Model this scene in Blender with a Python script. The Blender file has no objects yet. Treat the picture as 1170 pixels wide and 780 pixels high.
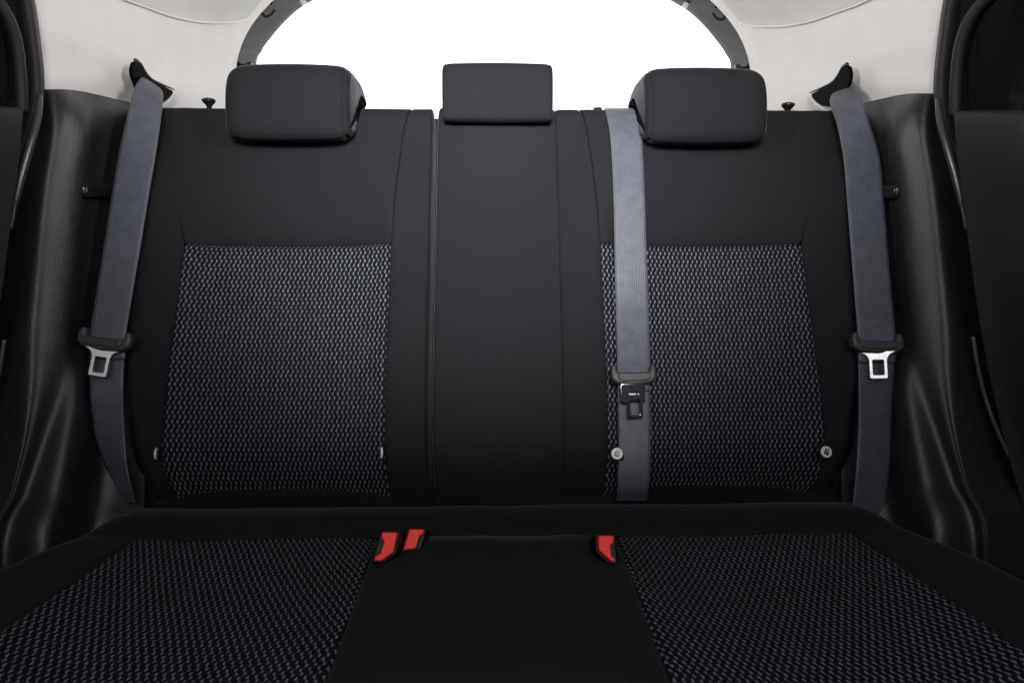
import bpy, bmesh, math, random
from mathutils import Vector, Matrix
from mathutils.noise import noise as PN

random.seed(4)
scene = bpy.context.scene
COL = scene.collection
F = 780.0                       # focal length in pixels of the 1170x780 photograph
PITCH, YAW = math.radians(-9.0), math.radians(1.32)
CAM = Vector((0, 0, 0.85))
fwd = Vector((math.sin(YAW) * math.cos(PITCH), math.cos(YAW) * math.cos(PITCH), math.sin(PITCH)))
rgt = Vector((math.cos(YAW), -math.sin(YAW), 0))
upv = rgt.cross(fwd)


def ray(px, py):
    return fwd + rgt * ((px - 585) / F) + upv * ((390 - py) / F)


def at(px, py, Y):
    """the point at distance Y into the car that is seen at px, py"""
    r = ray(px, py)
    return CAM + r * (Y / r.y)


def hit(px, py, p0, n):
    r = ray(px, py)
    return CAM + r * ((p0 - CAM).dot(n) / r.dot(n))


def lerp(a, b, t):
    return a + (b - a) * t


def sstep(a, b, x):
    t = max(0.0, min(1.0, (x - a) / (b - a)))
    return t * t * (3 - 2 * t)


def interp(table, x):
    """piecewise smooth 1-D table [(x, y), ...]"""
    if x <= table[0][0]:
        return table[0][1]
    for (a, ya), (b, yb) in zip(table, table[1:]):
        if x <= b:
            return ya + (yb - ya) * (x - a) / (b - a)
    return table[-1][1]


def catmull(pts, n):
    """n+1 points on a Catmull-Rom spline through pts (Vectors)"""
    pts = [Vector(p) for p in pts]
    if len(pts) == 2:
        return [pts[0].lerp(pts[1], i / n) for i in range(n + 1)]
    P = [pts[0] * 2 - pts[1]] + pts + [pts[-1] * 2 - pts[-2]]
    m = len(pts) - 1
    out = []
    for i in range(n + 1):
        x = i / n * m
        k = min(int(x), m - 1)
        t = x - k
        a, b, c, d = P[k:k + 4]
        out.append(0.5 * ((2 * b) + (c - a) * t + (2 * a - 5 * b + 4 * c - d) * t * t + (3 * b - a - 3 * c + d) * t ** 3))
    return out


# ------------------------------------------------------------------ objects
ORIGIN = {}


def props(o, label=None, cat=None, group=None, kind=None):
    if label: o['label'] = label
    if cat: o['category'] = cat
    if group: o['group'] = group
    if kind: o['kind'] = kind
    return o


def thing(name, loc, label, cat, group=None):
    o = bpy.data.objects.new(name, None)
    o.empty_display_size = 0.05
    o.location = loc
    COL.objects.link(o)
    ORIGIN[o.name] = Vector(loc)
    return props(o, label, cat, group, 'thing')


def obj(name, bm, mat, parent=None, smooth=True, label=None):
    org = ORIGIN.get(parent.name, Vector()) if parent else Vector()
    if isinstance(bm, bpy.types.Mesh):
        me = bm
        me.transform(Matrix.Translation(-org))
    else:
        bmesh.ops.translate(bm, verts=bm.verts, vec=-org)
        me = bpy.data.meshes.new(name)
        bm.to_mesh(me)
        bm.free()
    me.materials.clear()
    me.materials.append(mat)
    me.polygons.foreach_set('use_smooth', [smooth] * len(me.polygons))
    o = bpy.data.objects.new(name, me)
    COL.objects.link(o)
    if parent: o.parent = parent
    ORIGIN[o.name] = org
    if label: o['label'] = label
    return o


def mod(o, kind, **kw):
    m = o.modifiers.new(kind.lower(), kind)
    for k, v in kw.items(): setattr(m, k, v)
    return o


def grid_into(bm, rows, uvs=None, flip=False, close_u=False):
    """rows: list of equal-length lists of Vectors -> quads"""
    uvl = bm.loops.layers.uv.verify()
    V = [[bm.verts.new(p) for p in r] for r in rows]
    n = len(V[0])
    for i in range(len(V) - 1):
        for j in range(n if close_u else n - 1):
            k = (j + 1) % n
            idx = [(i, j), (i, k), (i + 1, k), (i + 1, j)]
            if flip: idx.reverse()
            f = bm.faces.new([V[a][b] for a, b in idx])
            if uvs:
                for lp, (a, b) in zip(f.loops, idx): lp[uvl].uv = uvs[a][b]
    return V


def grid(rows, uvs=None, flip=False, close_u=False):
    bm = bmesh.new()
    grid_into(bm, rows, uvs, flip, close_u)
    return bm


def spline_grid(knots, nu, nv):
    """bicubic sheet through a small table of points"""
    rows = [catmull(r, nu) for r in knots]
    cols = [catmull([r[j] for r in rows], nv) for j in range(nu + 1)]
    return [[cols[j][i] for j in range(nu + 1)] for i in range(nv + 1)]


def mirror_rows(rows):
    return [[Vector((-p.x, p.y, p.z)) for p in r] for r in rows]


def tube(path, radius, n=12, bm=None, flat=1.0, cap=True):
    bm = bm or bmesh.new()
    rings = []
    prev = None
    for i, p in enumerate(path):
        a = path[max(0, i - 1)]
        b = path[min(len(path) - 1, i + 1)]
        t = (b - a).normalized()
        if prev is None:
            ref = Vector((0, 1, 0)) if abs(t.y) < 0.9 else Vector((1, 0, 0))
            nrm = (ref - t * ref.dot(t)).normalized()
        else:
            nrm = (prev - t * prev.dot(t)).normalized()
        prev = nrm
        bi = t.cross(nrm)
        r = radius(i / (len(path) - 1)) if callable(radius) else radius
        rings.append([p + nrm * (math.cos(q) * r * flat) + bi * (math.sin(q) * r) for q in [2 * math.pi * k / n for k in range(n)]])
    V = grid_into(bm, rings, close_u=True)
    if cap:
        bm.faces.new(V[0][::-1])
        bm.faces.new(V[-1])
    return bm


def lathe(profile, origin, axis=Vector((0, 0, 1)), n=28, bm=None):
    """profile [(r, h), ...] round axis at origin"""
    bm = bm or bmesh.new()
    q = Vector((0, 0, 1)).rotation_difference(axis.normalized())
    rings = []
    for r, h in profile:
        rings.append([origin + q @ Vector((r * math.cos(2 * math.pi * k / n), r * math.sin(2 * math.pi * k / n), h)) for k in range(n)])
    V = grid_into(bm, rings, close_u=True)
    bm.faces.new(V[-1])
    bm.faces.new(V[0][::-1])
    bmesh.ops.recalc_face_normals(bm, faces=bm.faces)
    return bm


def plate(outlines, thick, bevel, frame, res=2):
    """flat plate with holes and rounded edges from closed 2-D outlines; frame = (origin, xaxis, yaxis)"""
    cu = bpy.data.curves.new('outline', 'CURVE')
    cu.dimensions = '2D'
    cu.fill_mode = 'BOTH'
    cu.extrude = max(thick / 2 - bevel, 0)
    cu.bevel_depth = bevel
    cu.bevel_resolution = res
    cu.offset = -bevel
    for pts in outlines:
        sp = cu.splines.new('POLY')
        sp.points.add(len(pts) - 1)
        for p, (x, y) in zip(sp.points, pts): p.co = (x, y, 0, 1)
        sp.use_cyclic_u = True
    ob = bpy.data.objects.new('outline', cu)
    COL.objects.link(ob)
    bpy.context.view_layer.update()
    me = bpy.data.meshes.new_from_object(ob.evaluated_get(bpy.context.evaluated_depsgraph_get()))
    bpy.data.objects.remove(ob)
    bpy.data.curves.remove(cu)
    o, x, y = frame
    x = x.normalized()
    z = x.cross(y).normalized()
    y = z.cross(x)
    M = Matrix(((x.x, y.x, z.x, o.x), (x.y, y.y, z.y, o.y), (x.z, y.z, z.z, o.z), (0, 0, 0, 1)))
    me.transform(M)
    return me


def rounded(pts, r, n=5):
    """round the corners of a closed 2-D polygon; r a number or one per corner"""
    out = []
    m = len(pts)
    for i in range(m):
        p = Vector(pts[i]); a = Vector(pts[i - 1]); b = Vector(pts[(i + 1) % m])
        rr = r[i] if isinstance(r, (list, tuple)) else r
        da, db = (a - p), (b - p)
        k = min(rr, da.length * 0.45, db.length * 0.45)
        if k < 1e-6:
            out.append(tuple(p)); continue
        s, e = p + da.normalized() * k, p + db.normalized() * k
        for j in range(n + 1):
            t = j / n
            q = s * (1 - t) ** 2 + p * 2 * t * (1 - t) + e * t * t
            out.append((q.x, q.y))
    return out


# ------------------------------------------------------------------ materials
def new_mat(name):
    m = bpy.data.materials.new(name)
    m.use_nodes = True
    nt = m.node_tree
    b = nt.nodes['Principled BSDF']
    return m, nt, b


class N:
    """tiny node-building helper"""
    def __init__(s, nt): s.nt = nt
    def node(s, kind, **kw):
        n = s.nt.nodes.new(kind)
        for k, v in kw.items(): setattr(n, k, v)
        return n
    def link(s, a, b): s.nt.links.new(a, b)
    def math(s, op, a, b=None, c=None, clamp=False):
        n = s.node('ShaderNodeMath', operation=op, use_clamp=clamp)
        for i, v in enumerate((a, b, c)):
            if v is None: continue
            if isinstance(v, (int, float)): n.inputs[i].default_value = v
            else: s.link(v, n.inputs[i])
        return n.outputs[0]
    def noise(s, vec, scale, detail=3, rough=0.55):
        n = s.node('ShaderNodeTexNoise')
        n.inputs['Scale'].default_value = scale
        n.inputs['Detail'].default_value = detail
        n.inputs['Roughness'].default_value = rough
        s.link(vec, n.inputs['Vector'])
        return n.outputs[0]
    def mix(s, fac, a, b):
        n = s.node('ShaderNodeMix', data_type='RGBA')
        for i, v in ((0, fac), (6, a), (7, b)):
            if isinstance(v, (int, float)): n.inputs[i].default_value = v
            elif isinstance(v, tuple): n.inputs[i].default_value = (*v, 1)
            else: s.link(v, n.inputs[i])
        return n.outputs[2]
    def bump(s, h, strength, dist, bsdf, normal=None):
        n = s.node('ShaderNodeBump')
        n.inputs['Strength'].default_value = strength
        n.inputs['Distance'].default_value = dist
        s.link(h, n.inputs['Height'])
        if normal: s.link(normal, n.inputs['Normal'])
        s.link(n.outputs[0], bsdf.inputs['Normal'])
        return n.outputs[0]
    def pos(s): return s.node('ShaderNodeNewGeometry').outputs['Position']
    def uv(s):
        u = s.node('ShaderNodeUVMap')
        sp = s.node('ShaderNodeSeparateXYZ')
        s.link(u.outputs[0], sp.inputs[0])
        return sp.outputs[0], sp.outputs[1]


def mat_fabric(name='plain_woven_fabric', sheen=0.07):
    m, nt, b = new_mat(name)
    n = N(nt)
    p = n.pos()
    big = n.noise(p, 9, 3)
    fine = n.noise(p, 430, 3, 0.75)
    c = n.mix(big, (0.0074, 0.0079, 0.0092), (0.0096, 0.0101, 0.0115))
    c2 = n.mix(fine, c, (0.0150, 0.0157, 0.0177))
    n.link(c2, b.inputs['Base Color'])
    b.inputs['Roughness'].default_value = 0.88
    b.inputs['Specular IOR Level'].default_value = 0.10
    b.inputs['Sheen Weight'].default_value = sheen
    b.inputs['Sheen Roughness'].default_value = 0.22
    b.inputs['Sheen Tint'].default_value = (0.9, 0.93, 1.0, 1)
    n1 = n.bump(n.noise(p, 24, 3), 0.35, 0.004, b)
    n.bump(fine, 0.6, 0.0009, b, n1)
    return m


def mat_weave():
    """black cloth with wavy columns of small grey crescent stitches, in metres of the UV map"""
    m, nt, b = new_mat('crescent_weave_fabric')
    n = N(nt)
    U, V = n.uv()
    PX, CY = 0.0076, 0.0143
    p = n.pos()
    wob = n.math('MULTIPLY', n.math('SUBTRACT', n.noise(p, 22, 2), 0.5), 0.28)
    q = n.math('ADD', n.math('MULTIPLY', V, 2.0 / CY), n.math('MULTIPLY', n.noise(p, 17, 2), 0.5))
    row = n.math('FLOOR', q)
    par = n.math('PINGPONG', row, 1.0)
    f = n.math('MULTIPLY', n.math('SUBTRACT', n.math('MULTIPLY', n.math('FRACT', q), 2.0), 1.0), 1.03)   # -1..1 along one stitch
    f2 = n.math('MULTIPLY', f, f)
    sgn = n.math('SUBTRACT', 1.0, n.math('MULTIPLY', par, 2.0))
    cx = n.math('ADD', n.math('MULTIPLY', par, 0.42), n.math('ADD', n.math('MULTIPLY', f, 0.05), n.math('MULTIPLY', sgn, n.math('MULTIPLY', f2, 0.12))))
    x = n.math('ADD', n.math('SUBTRACT', n.math('MULTIPLY', U, 1.0 / PX), cx), wob)
    d = n.math('ABSOLUTE', n.math('SUBTRACT', n.math('FRACT', n.math('ADD', x, 0.5)), 0.5))
    w = n.math('MULTIPLY', n.math('SQRT', n.math('MAXIMUM', n.math('SUBTRACT', 1.0, f2), 0.0)), 0.21)
    e = n.math('DIVIDE', n.math('SUBTRACT', w, d), 0.085, clamp=True)
    # each stitch has its own slight tint
    wn = n.node('ShaderNodeTexWhiteNoise', noise_dimensions='2D')
    cb = n.node('ShaderNodeCombineXYZ')
    n.link(n.math('FLOOR', n.math('ADD', x, 0.5)), cb.inputs[0])
    n.link(row, cb.inputs[1])
    n.link(cb.outputs[0], wn.inputs['Vector'])
    th = n.mix(wn.outputs['Value'], STITCH_A, STITCH_B)
    base = n.mix(n.noise(p, 700, 2, 0.7), (0.0035, 0.004, 0.0064), (0.0065, 0.007, 0.0105))
    n.link(n.mix(e, base, th), b.inputs['Base Color'])
    b.inputs['Roughness'].default_value = 0.8
    b.inputs['Specular IOR Level'].default_value = 0.12
    n.bump(n.math('ADD', e, n.math('MULTIPLY', n.noise(p, 900, 1), 0.4)), 0.6, 0.0007, b)
    return m


STITCH_A, STITCH_B = (0.088, 0.094, 0.106), (0.136, 0.143, 0.158)


def mat_belt(name, c1, c2, sheen=0.25):
    m, nt, b = new_mat(name)
    n = N(nt)
    U, V = n.uv()
    p = n.pos()
    rib = n.math('SINE', n.math('MULTIPLY', U, 2 * math.pi / 0.0030))
    tw = n.math('SINE', n.math('ADD', n.math('MULTIPLY', V, 2 * math.pi / 0.0022), n.math('MULTIPLY', U, 900)))
    h = n.math('ADD', n.math('MULTIPLY', rib, 0.5), n.math('MULTIPLY', tw, 0.3))
    cloud = n.noise(p, 60, 3)
    k = n.math('ADD', n.math('MULTIPLY', cloud, 0.75), n.math('MULTIPLY', h, 0.42), clamp=True)
    n.link(n.mix(k, c1, c2), b.inputs['Base Color'])
    b.inputs['Roughness'].default_value = 0.46
    b.inputs['Specular IOR Level'].default_value = 0.4
    b.inputs['Sheen Weight'].default_value = 0.0
    n1 = n.bump(n.noise(p, 35, 2), 0.25, 0.003, b)
    n.bump(h, 0.3, 0.0004, b, n1)
    return m


def mat_plastic(name, c, rough, grain=900.0, gs=0.35, spec=0.5, dist=0.0005, wave=0.0):
    m, nt, b = new_mat(name)
    n = N(nt)
    p = n.pos()
    big = n.noise(p, 14, 4)
    fine = n.noise(p, grain, 2, 0.6)
    dark = tuple(v * 0.86 for v in c)
    n.link(n.mix(big, dark, c), b.inputs['Base Color'])
    r = n.math('ADD', n.math('MULTIPLY', fine, 0.18), rough - 0.09)
    n.link(r, b.inputs['Roughness'])
    b.inputs['Specular IOR Level'].default_value = spec
    n1 = n.bump(n.noise(p, 18, 2), wave, 0.004, b) if wave else None
    n.bump(fine, gs, dist, b, n1)
    return m


def mat_simple(name, c, rough, metal=0.0, spec=0.5):
    m, nt, b = new_mat(name)
    n = N(nt)
    p = n.pos()
    k = n.noise(p, 260, 3)
    n.link(n.mix(k, tuple(v * 0.82 for v in c), c), b.inputs['Base Color'])
    n.link(n.math('ADD', n.math('MULTIPLY', n.noise(p, 420, 2), 0.16), rough - 0.08), b.inputs['Roughness'])
    b.inputs['Metallic'].default_value = metal
    b.inputs['Specular IOR Level'].default_value = spec
    return m


FABRIC = mat_fabric()
HEAD_GLOW_FAB = mat_fabric('headrest_glow_fabric', 0.15)  # plain cloth again, with extra sheen imitating window glow on the headrest rims
WEAVE = mat_weave()
BELT = mat_belt('grey_blue_belt_webbing', (0.045, 0.049, 0.063), (0.116, 0.121, 0.148))
BLACK_TRIM = mat_plastic('grained_black_trim', (0.0085, 0.0085, 0.0105), 0.50, 560, 0.95, 0.85, 0.0009, 0.12)
CREAM = mat_plastic('cream_pillar_plastic', (0.75, 0.722, 0.69), 0.62, 700, 0.15, 0.3, 0.0003)
HEADLINE = mat_plastic('pale_headliner_cloth', (0.70, 0.685, 0.67), 0.9, 420, 0.5, 0.1, 0.0009)
RUBBER = mat_plastic('black_seal_rubber', (0.011, 0.0115, 0.013), 0.62, 500, 0.2, 0.35)
OPENING_SHADE = mat_simple('opening_shade_black', (0.0016, 0.0016, 0.0016), 0.7, 0.0, 0.05)  # near-black colour stands for the shade inside the belt opening
HOUSING = mat_simple('black_buckle_plastic', (0.006, 0.006, 0.006), 0.5, 0.0, 0.2)
EDGE_GLINT = mat_simple('edge_highlight_black', (0.035, 0.035, 0.037), 0.36, 0.0, 0.9)  # lighter and glossier, to put a highlight along thin edges
DOORCARD = mat_plastic('charcoal_door_plastic', (0.015, 0.0165, 0.0185), 0.55, 650, 0.4, 0.4, 0.0006)
GREYTRIM = mat_plastic('grey_tailgate_plastic', (0.013, 0.0135, 0.015), 0.45, 600, 0.2, 0.20, 0.0004)
GLOSSBLACK = mat_simple('gloss_black_plastic', (0.010, 0.010, 0.011), 0.25)
GRIP = mat_plastic('charcoal_grip_plastic', (0.038, 0.037, 0.036), 0.5, 800, 0.25, 0.45)
STEEL = mat_simple('brushed_steel', (0.56, 0.55, 0.545), 0.40, 1.0)
CHROME = mat_simple('dark_polished_steel', (0.22, 0.23, 0.27), 0.16, 1.0)
RED = mat_simple('red_button_plastic', (0.95, 0.034, 0.016), 0.5, 0.0, 0.3)
WHITE = mat_simple('white_tag_plastic', (0.66, 0.66, 0.67), 0.45)
TINT = mat_simple('privacy_glass', (0.006, 0.0065, 0.008), 0.22)
CARPET = mat_plastic('black_carpet', (0.02, 0.02, 0.021), 0.95, 350, 1.0, 0.1, 0.003)


def mat_glass():
    m, nt, b = new_mat('clear_window_glass')
    b.inputs['Base Color'].default_value = (1, 1, 1, 1)
    b.inputs['Roughness'].default_value = 0.0
    b.inputs['IOR'].default_value = 1.02
    b.inputs['Transmission Weight'].default_value = 1.0
    return m


GLASS = mat_glass()

# ------------------------------------------------------------------ backrest plane and profile
REC = math.radians(21.5)
RUP = Vector((0, math.sin(REC), math.cos(REC)))
RN = Vector((0, -math.cos(REC), math.sin(REC)))
BASE = at(567, 566, 1.0)
BASE.x = 0


def buv(px, py, w=0.0):
    """pixel -> (u across, s up) on the backrest plane moved w towards the camera"""
    d = hit(px, py, BASE + RN * w, RN) - BASE
    return d.x, d.dot(RUP)


S_TOP = buv(567, 124)[1] + 0.013
R_TOP = 0.034
S_FLAT = S_TOP - R_TOP
S_ROLL = S_FLAT + R_TOP * math.pi / 2
S_BACK = S_ROLL + 0.09


def bpoint(u, s, d):
    """a point of the backrest skin: s runs up the front, over the rolled top edge and backwards"""
    if s <= S_FLAT:
        v, w, nv, nw = s, 0.0, 0.0, 1.0
    elif s <= S_ROLL:
        a = (s - S_FLAT) / R_TOP
        v, w, nv, nw = S_FLAT + R_TOP * math.sin(a), -R_TOP + R_TOP * math.cos(a), math.sin(a), math.cos(a)
    else:
        v, w, nv, nw = S_TOP, -R_TOP - (s - S_ROLL), 1.0, 0.0
    return BASE + Vector((u, 0, 0)) + RUP * (v + nv * d) + RN * (w + nw * d)


S_SEAM = (buv(212, 280)[1] + buv(447, 276)[1]) / 2


def curve_us(pix):
    """pixels along one seam of the left half -> table s -> |u|"""
    t = sorted((buv(x, y)[1], -buv(x, y)[0]) for x, y in pix)
    return lambda s: interp(t, s)


# seams of the left half, from the side of the car to the middle
U_EDGE = curve_us([(150, 110), (148, 180), (143, 280), (141, 380), (145, 470), (148, 566), (148, 600)])
U_BOL = curve_us([(186, 120), (190, 180), (200, 220), (209, 262), (212, 280), (205, 350), (196, 430), (188, 500), (182, 540), (184, 566), (186, 600)])
U_INN = curve_us([(468, 118), (461, 150), (456, 200), (449, 260), (447, 280), (444, 360), (441, 450), (439, 566), (438, 600)])
U_GAP = curve_us([(497.5, 118), (496, 200), (494, 300), (492, 420), (490.5, 566), (490, 600)])


def relief(u, s):
    a = abs(u)
    ub, ui, ug, ue = U_BOL(s), U_INN(s), U_GAP(s), U_EDGE(s)
    d = 0.0
    low = 1 - sstep(S_SEAM + 0.02, S_SEAM + 0.20, s)
    d += 0.030 * low * sstep(ub - 0.05, ub + 0.10, a)
    d += 0.010 * low * sstep(ui + 0.05, ui - 0.02, a) * sstep(ug - 0.01, ug + 0.03, a)
    d -= 0.010 * low * math.sin(math.pi * max(0, min(1, (a - ui) / (ub - ui)))) 
    d += 0.008 * math.exp(-((s - 0.20) / 0.13) ** 2)                       # lumbar swell
    d += 0.016 * sstep(S_SEAM - 0.005, S_SEAM + 0.09, s) * (1 - sstep(S_TOP - 0.14, S_TOP, s)) * sstep(ug - 0.01, ug + 0.08, a)
    if a < ug: d += 0.008 * (1 - (a / ug) ** 2)
    d -= 0.115 * (max(0.0, 0.095 - s) / 0.13) ** 2                          # the foot rolls under
    return d


def patch(u0, u1, s0, s1, nu, ns, edges, sign=1, amp=lambda s: 1.0):
    """skin panel between two seams; edges = {'u0': (depth, radius), ...}: how it dives into each seam"""
    rows, uvs = [], []
    for i in range(ns + 1):
        t = i / ns
        s = lerp(s0, s1, t)
        a0, a1 = u0(s), u1(s)
        row, ur = [], []
        for j in range(nu + 1):
            q = j / nu
            q = 0.5 - 0.5 * math.cos(math.pi * q) if nu > 8 else q        # denser near the seams
            q = lerp(j / nu, q, 0.7)
            u = lerp(a0, a1, q)
            d = relief(u, s)
            for k, dist in (('u0', abs(u - a0)), ('u1', abs(u - a1)), ('s0', s - s0), ('s1', s1 - s)):
                if k in edges:
                    dep, rad = edges[k]
                    x = min(1.0, dist / rad)
                    am = amp(s) if k[0] == 'u' else (0.25 + 0.75 * sstep(0.0, 0.07, min(abs(u - a0), abs(u - a1))) if k == 's0' else 1.0)
                    d -= dep * am * (1 - math.sqrt(max(0.0, 1 - (1 - x) ** 2)))
            e = min(abs(u - a0), abs(u - a1), abs(s1 - s) if s1 < S_TOP else 9, abs(s - s0) if s0 > 0 else 9)
            d += PN(Vector((u * sign * 34, s * 34, 3.1))) * (0.0016 * math.exp(-e / 0.022) + 0.0003) + PN(Vector((u * sign * 9, s * 9, 7.7))) * 0.0016
            row.append(bpoint(u * sign, s, d))
            ur.append((u * sign, s))
        rows.append(row)
        uvs.append(ur)
    return grid(rows, uvs, flip=sign < 0)


S_LOW = -0.045
const = lambda f, k=1.0: (lambda s: f(s) * k)


def slab(u0, u1, s0, s1, w0, w1):
    """padding and back board behind the skin"""
    bm = bmesh.new()
    c = []
    for s in (s0, s1):
        for u in (u0, u1):
            for w in (w0, w1): c.append(BASE + Vector((u, 0, 0)) + RUP * s + RN * w)
    v = [bm.verts.new(p) for p in c]
    for f in ((0, 1, 3, 2), (4, 6, 7, 5), (0, 4, 5, 1), (2, 3, 7, 6), (0, 2, 6, 4), (1, 5, 7, 3)): bm.faces.new([v[i] for i in f])
    bmesh.ops.recalc_face_normals(bm, faces=bm.faces)
    return bm


fade = lambda s: 1 - 0.93 * sstep(S_SEAM - 0.04, S_SEAM + 0.10, s)


def backrest_half(sign, root):
    obj('side_bolster', patch(U_EDGE, U_BOL, S_LOW, S_BACK, 26, 150,
                              {'u0': (0.05, 0.035), 'u1': (0.005, 0.012)}, sign, fade), FABRIC, root)
    obj('patterned_panel', patch(U_BOL, U_INN, S_LOW, S_SEAM, 60, 110,
                                 {'u0': (0.005, 0.012), 'u1': (0.004, 0.010), 's1': (0.008, 0.022)}, sign), WEAVE, root)
    obj('upper_panel', patch(U_BOL, U_INN, S_SEAM, S_BACK, 60, 110,
                             {'u0': (0.005, 0.014), 'u1': (0.004, 0.012), 's0': (0.019, 0.048)}, sign, fade), FABRIC, root)
    ge = {'u0': (0.004, 0.010), 'u1': (0.05, 0.007)} if sign < 0 else {'u0': (0.004, 0.010), 'u1': (0.0025, 0.006)}
    obj('inner_bolster', patch(U_INN, lambda s: U_GAP(s) + (0.0014 if sign < 0 else 0), S_LOW, S_BACK, 24, 150, ge, sign), FABRIC, root)


# ------------------------------------------------------------------ headrests
def headrest(root, x0, x1, zb, zt, yf, saddle=True):
    """padded saddle headrest: a comma-shaped section swept across, with rounded ends and a piped seam"""
    H = zt - zb
    # section in (back, up), units of H
    sec = [(0.09, 0.00), (0.028, 0.07), (0.0, 0.22), (0.015, 0.45), (0.075, 0.70), (0.20, 0.90), (0.42, 1.0), (0.75, 1.01), (1.10, 0.98),
           (1.38, 0.88), (1.54, 0.74), (1.55, 0.62), (1.47, 0.54), (1.36, 0.51), (1.22, 0.545), (1.06, 0.56), (0.95, 0.51), (0.85, 0.42), (0.77, 0.30), (0.69, 0.16), (0.60, 0.05), (0.46, 0.0), (0.30, -0.012), (0.18, -0.012)]
    if not saddle:
        sec = [(0.06, 0.00), (0.015, 0.06), (0.0, 0.25), (0.02, 0.55), (0.07, 0.80), (0.15, 0.94), (0.30, 1.0), (0.60, 0.985), (0.90, 0.90),
               (1.12, 0.72), (1.22, 0.5), (1.2, 0.36), (1.1, 0.33), (0.95, 0.42), (0.75, 0.30), (0.52, 0.10), (0.34, 0.01), (0.18, -0.015)]
    m = len(sec)
    loop = catmull([Vector((a, b, 0)) for a, b in sec + [sec[0]]], 110)[:-1]
    k = len(loop)
    nrm = []
    for i in range(k):
        t = loop[(i + 1) % k] - loop[i - 1]
        nrm.append(Vector((-t.y, t.x, 0)).normalized())
    cen = sum(loop, Vector()) / k
    if nrm[0].dot(loop[0] - cen) < 0: nrm = [-v for v in nrm]
    w = x1 - x0
    R = 0.034 if saddle else 0.010
    xs = [(R * (1 - math.cos(math.pi / 2 * j / 9)), (0.60 if saddle else 1.1) * R * (1 - math.sin(math.pi / 2 * j / 9)) ** (1.08 if saddle else 1.25)) for j in range(10)]
    tail = [(R + 0.001, 0.0), (R + 0.008, -0.0006)]
    kk = 4 if saddle else 7
    seam = xs[:kk + 1] + [(xs[kk][0] + 0.0010, xs[kk][1] + 0.0022), (xs[kk][0] + 0.0018, xs[kk][1] - 0.0002)] + [q for q in xs[kk + 1:] if q[0] > xs[kk][0] + 0.0020] + tail
    plain = xs + tail
    inner0 = not saddle or x0 > 0                    # the piped seam shows on the inner end
    inner1 = not saddle or x0 < 0
    full = [(x0 + a, b) for a, b in (seam if inner0 else plain)]
    mid = 10
    full += [(lerp(x0 + R + 0.008, x1 - R - 0.008, (i + 1) / mid), -0.0006 - 0.0012 * math.sin(math.pi * (i + 1) / mid)) for i in range(mid - 1)]
    full += [(x1 - a, b) for a, b in reversed(seam if inner1 else plain)]
    rows = []
    for x, ins in full:
        row = []
        for p, nv in zip(loop, nrm):
            q = p * H - nv * ins
            row.append(Vector((x, yf + q.x, zb + q.y)))
        rows.append(row)
    bm = bmesh.new()
    V = grid_into(bm, rows, close_u=True)
    bm.faces.new(V[0][::-1])
    bm.faces.new(V[-1])
    bmesh.ops.recalc_face_normals(bm, faces=bm.faces)
    hr = obj('headrest', bm, HEAD_GLOW_FAB, root)
    for fx in (0.3, 0.7):
        x = lerp(x0, x1, fx)
        pb = bpoint(x, S_ROLL + 0.03, -0.02)
        path = catmull([pb, Vector((x, lerp(pb.y, yf + 0.75 * H, 0.6), zb + 0.42 * H)), Vector((x, yf + 0.6 * H, zb + 0.7 * H))], 8)
        obj('headrest_post', tube(path, 0.0055, 14), STEEL, hr)
    return hr


def tag_disc(root, px, py, rad, yaw, w):
    """round white child-seat tag with a dark pictogram of a seated child"""
    u, s = buv(px, py, w)
    c = BASE + Vector((u, 0, 0)) + RUP * s + RN * w
    q = Matrix.Rotation(yaw, 3, RUP)
    X, Y, Z = q @ Vector((1, 0, 0)), RUP, q @ RN
    circ = lambda r, cx=0, cy=0, n=28: [(cx + r * math.cos(2 * math.pi * i / n), cy + r * math.sin(2 * math.pi * i / n)) for i in range(n)]
    d = obj('anchor_tag', plate([circ(rad)], 0.003, 0.0008, (c, X, Y)), WHITE, root)
    k = rad
    rot = lambda pts, a=-0.55: [(x * math.cos(a) - y * math.sin(a), x * math.sin(a) + y * math.cos(a)) for x, y in pts]
    seat = rounded([(-0.45 * k, 0.5 * k), (-0.22 * k, 0.5 * k), (-0.12 * k, -0.22 * k), (0.5 * k, -0.22 * k), (0.5 * k, -0.5 * k), (-0.36 * k, -0.5 * k)], 0.08 * k)
    o = c + Z * 0.0018
    me = plate([rot(seat)], 0.0008, 0.0001, (o, X, Y))
    obj('seat_pictogram', me, GLOSSBLACK, d)
    body = rounded([(-0.02 * k, 0.28 * k), (0.22 * k, 0.28 * k), (0.2 * k, 0.02 * k), (0.5 * k, 0.0 * k), (0.5 * k, -0.14 * k), (0.02 * k, -0.14 * k)], 0.05 * k)
    obj('child_pictogram', plate([rot(body), rot(circ(0.15 * k, 0.12 * k, 0.48 * k, 14))], 0.0008, 0.0001, (o, X, Y)), GLOSSBLACK, d)
    # the dark cloth pocket the tag is sewn on
    pk = rounded([(-1.25 * k, -1.2 * k), (1.25 * k, -1.2 * k), (1.25 * k, 1.35 * k), (-1.25 * k, 1.35 * k)], 0.5 * k)
    obj('tag_pocket', plate([pk], 0.002, 0.0006, (c - Z * 0.0028, X, Y)), FABRIC, root)


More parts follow.
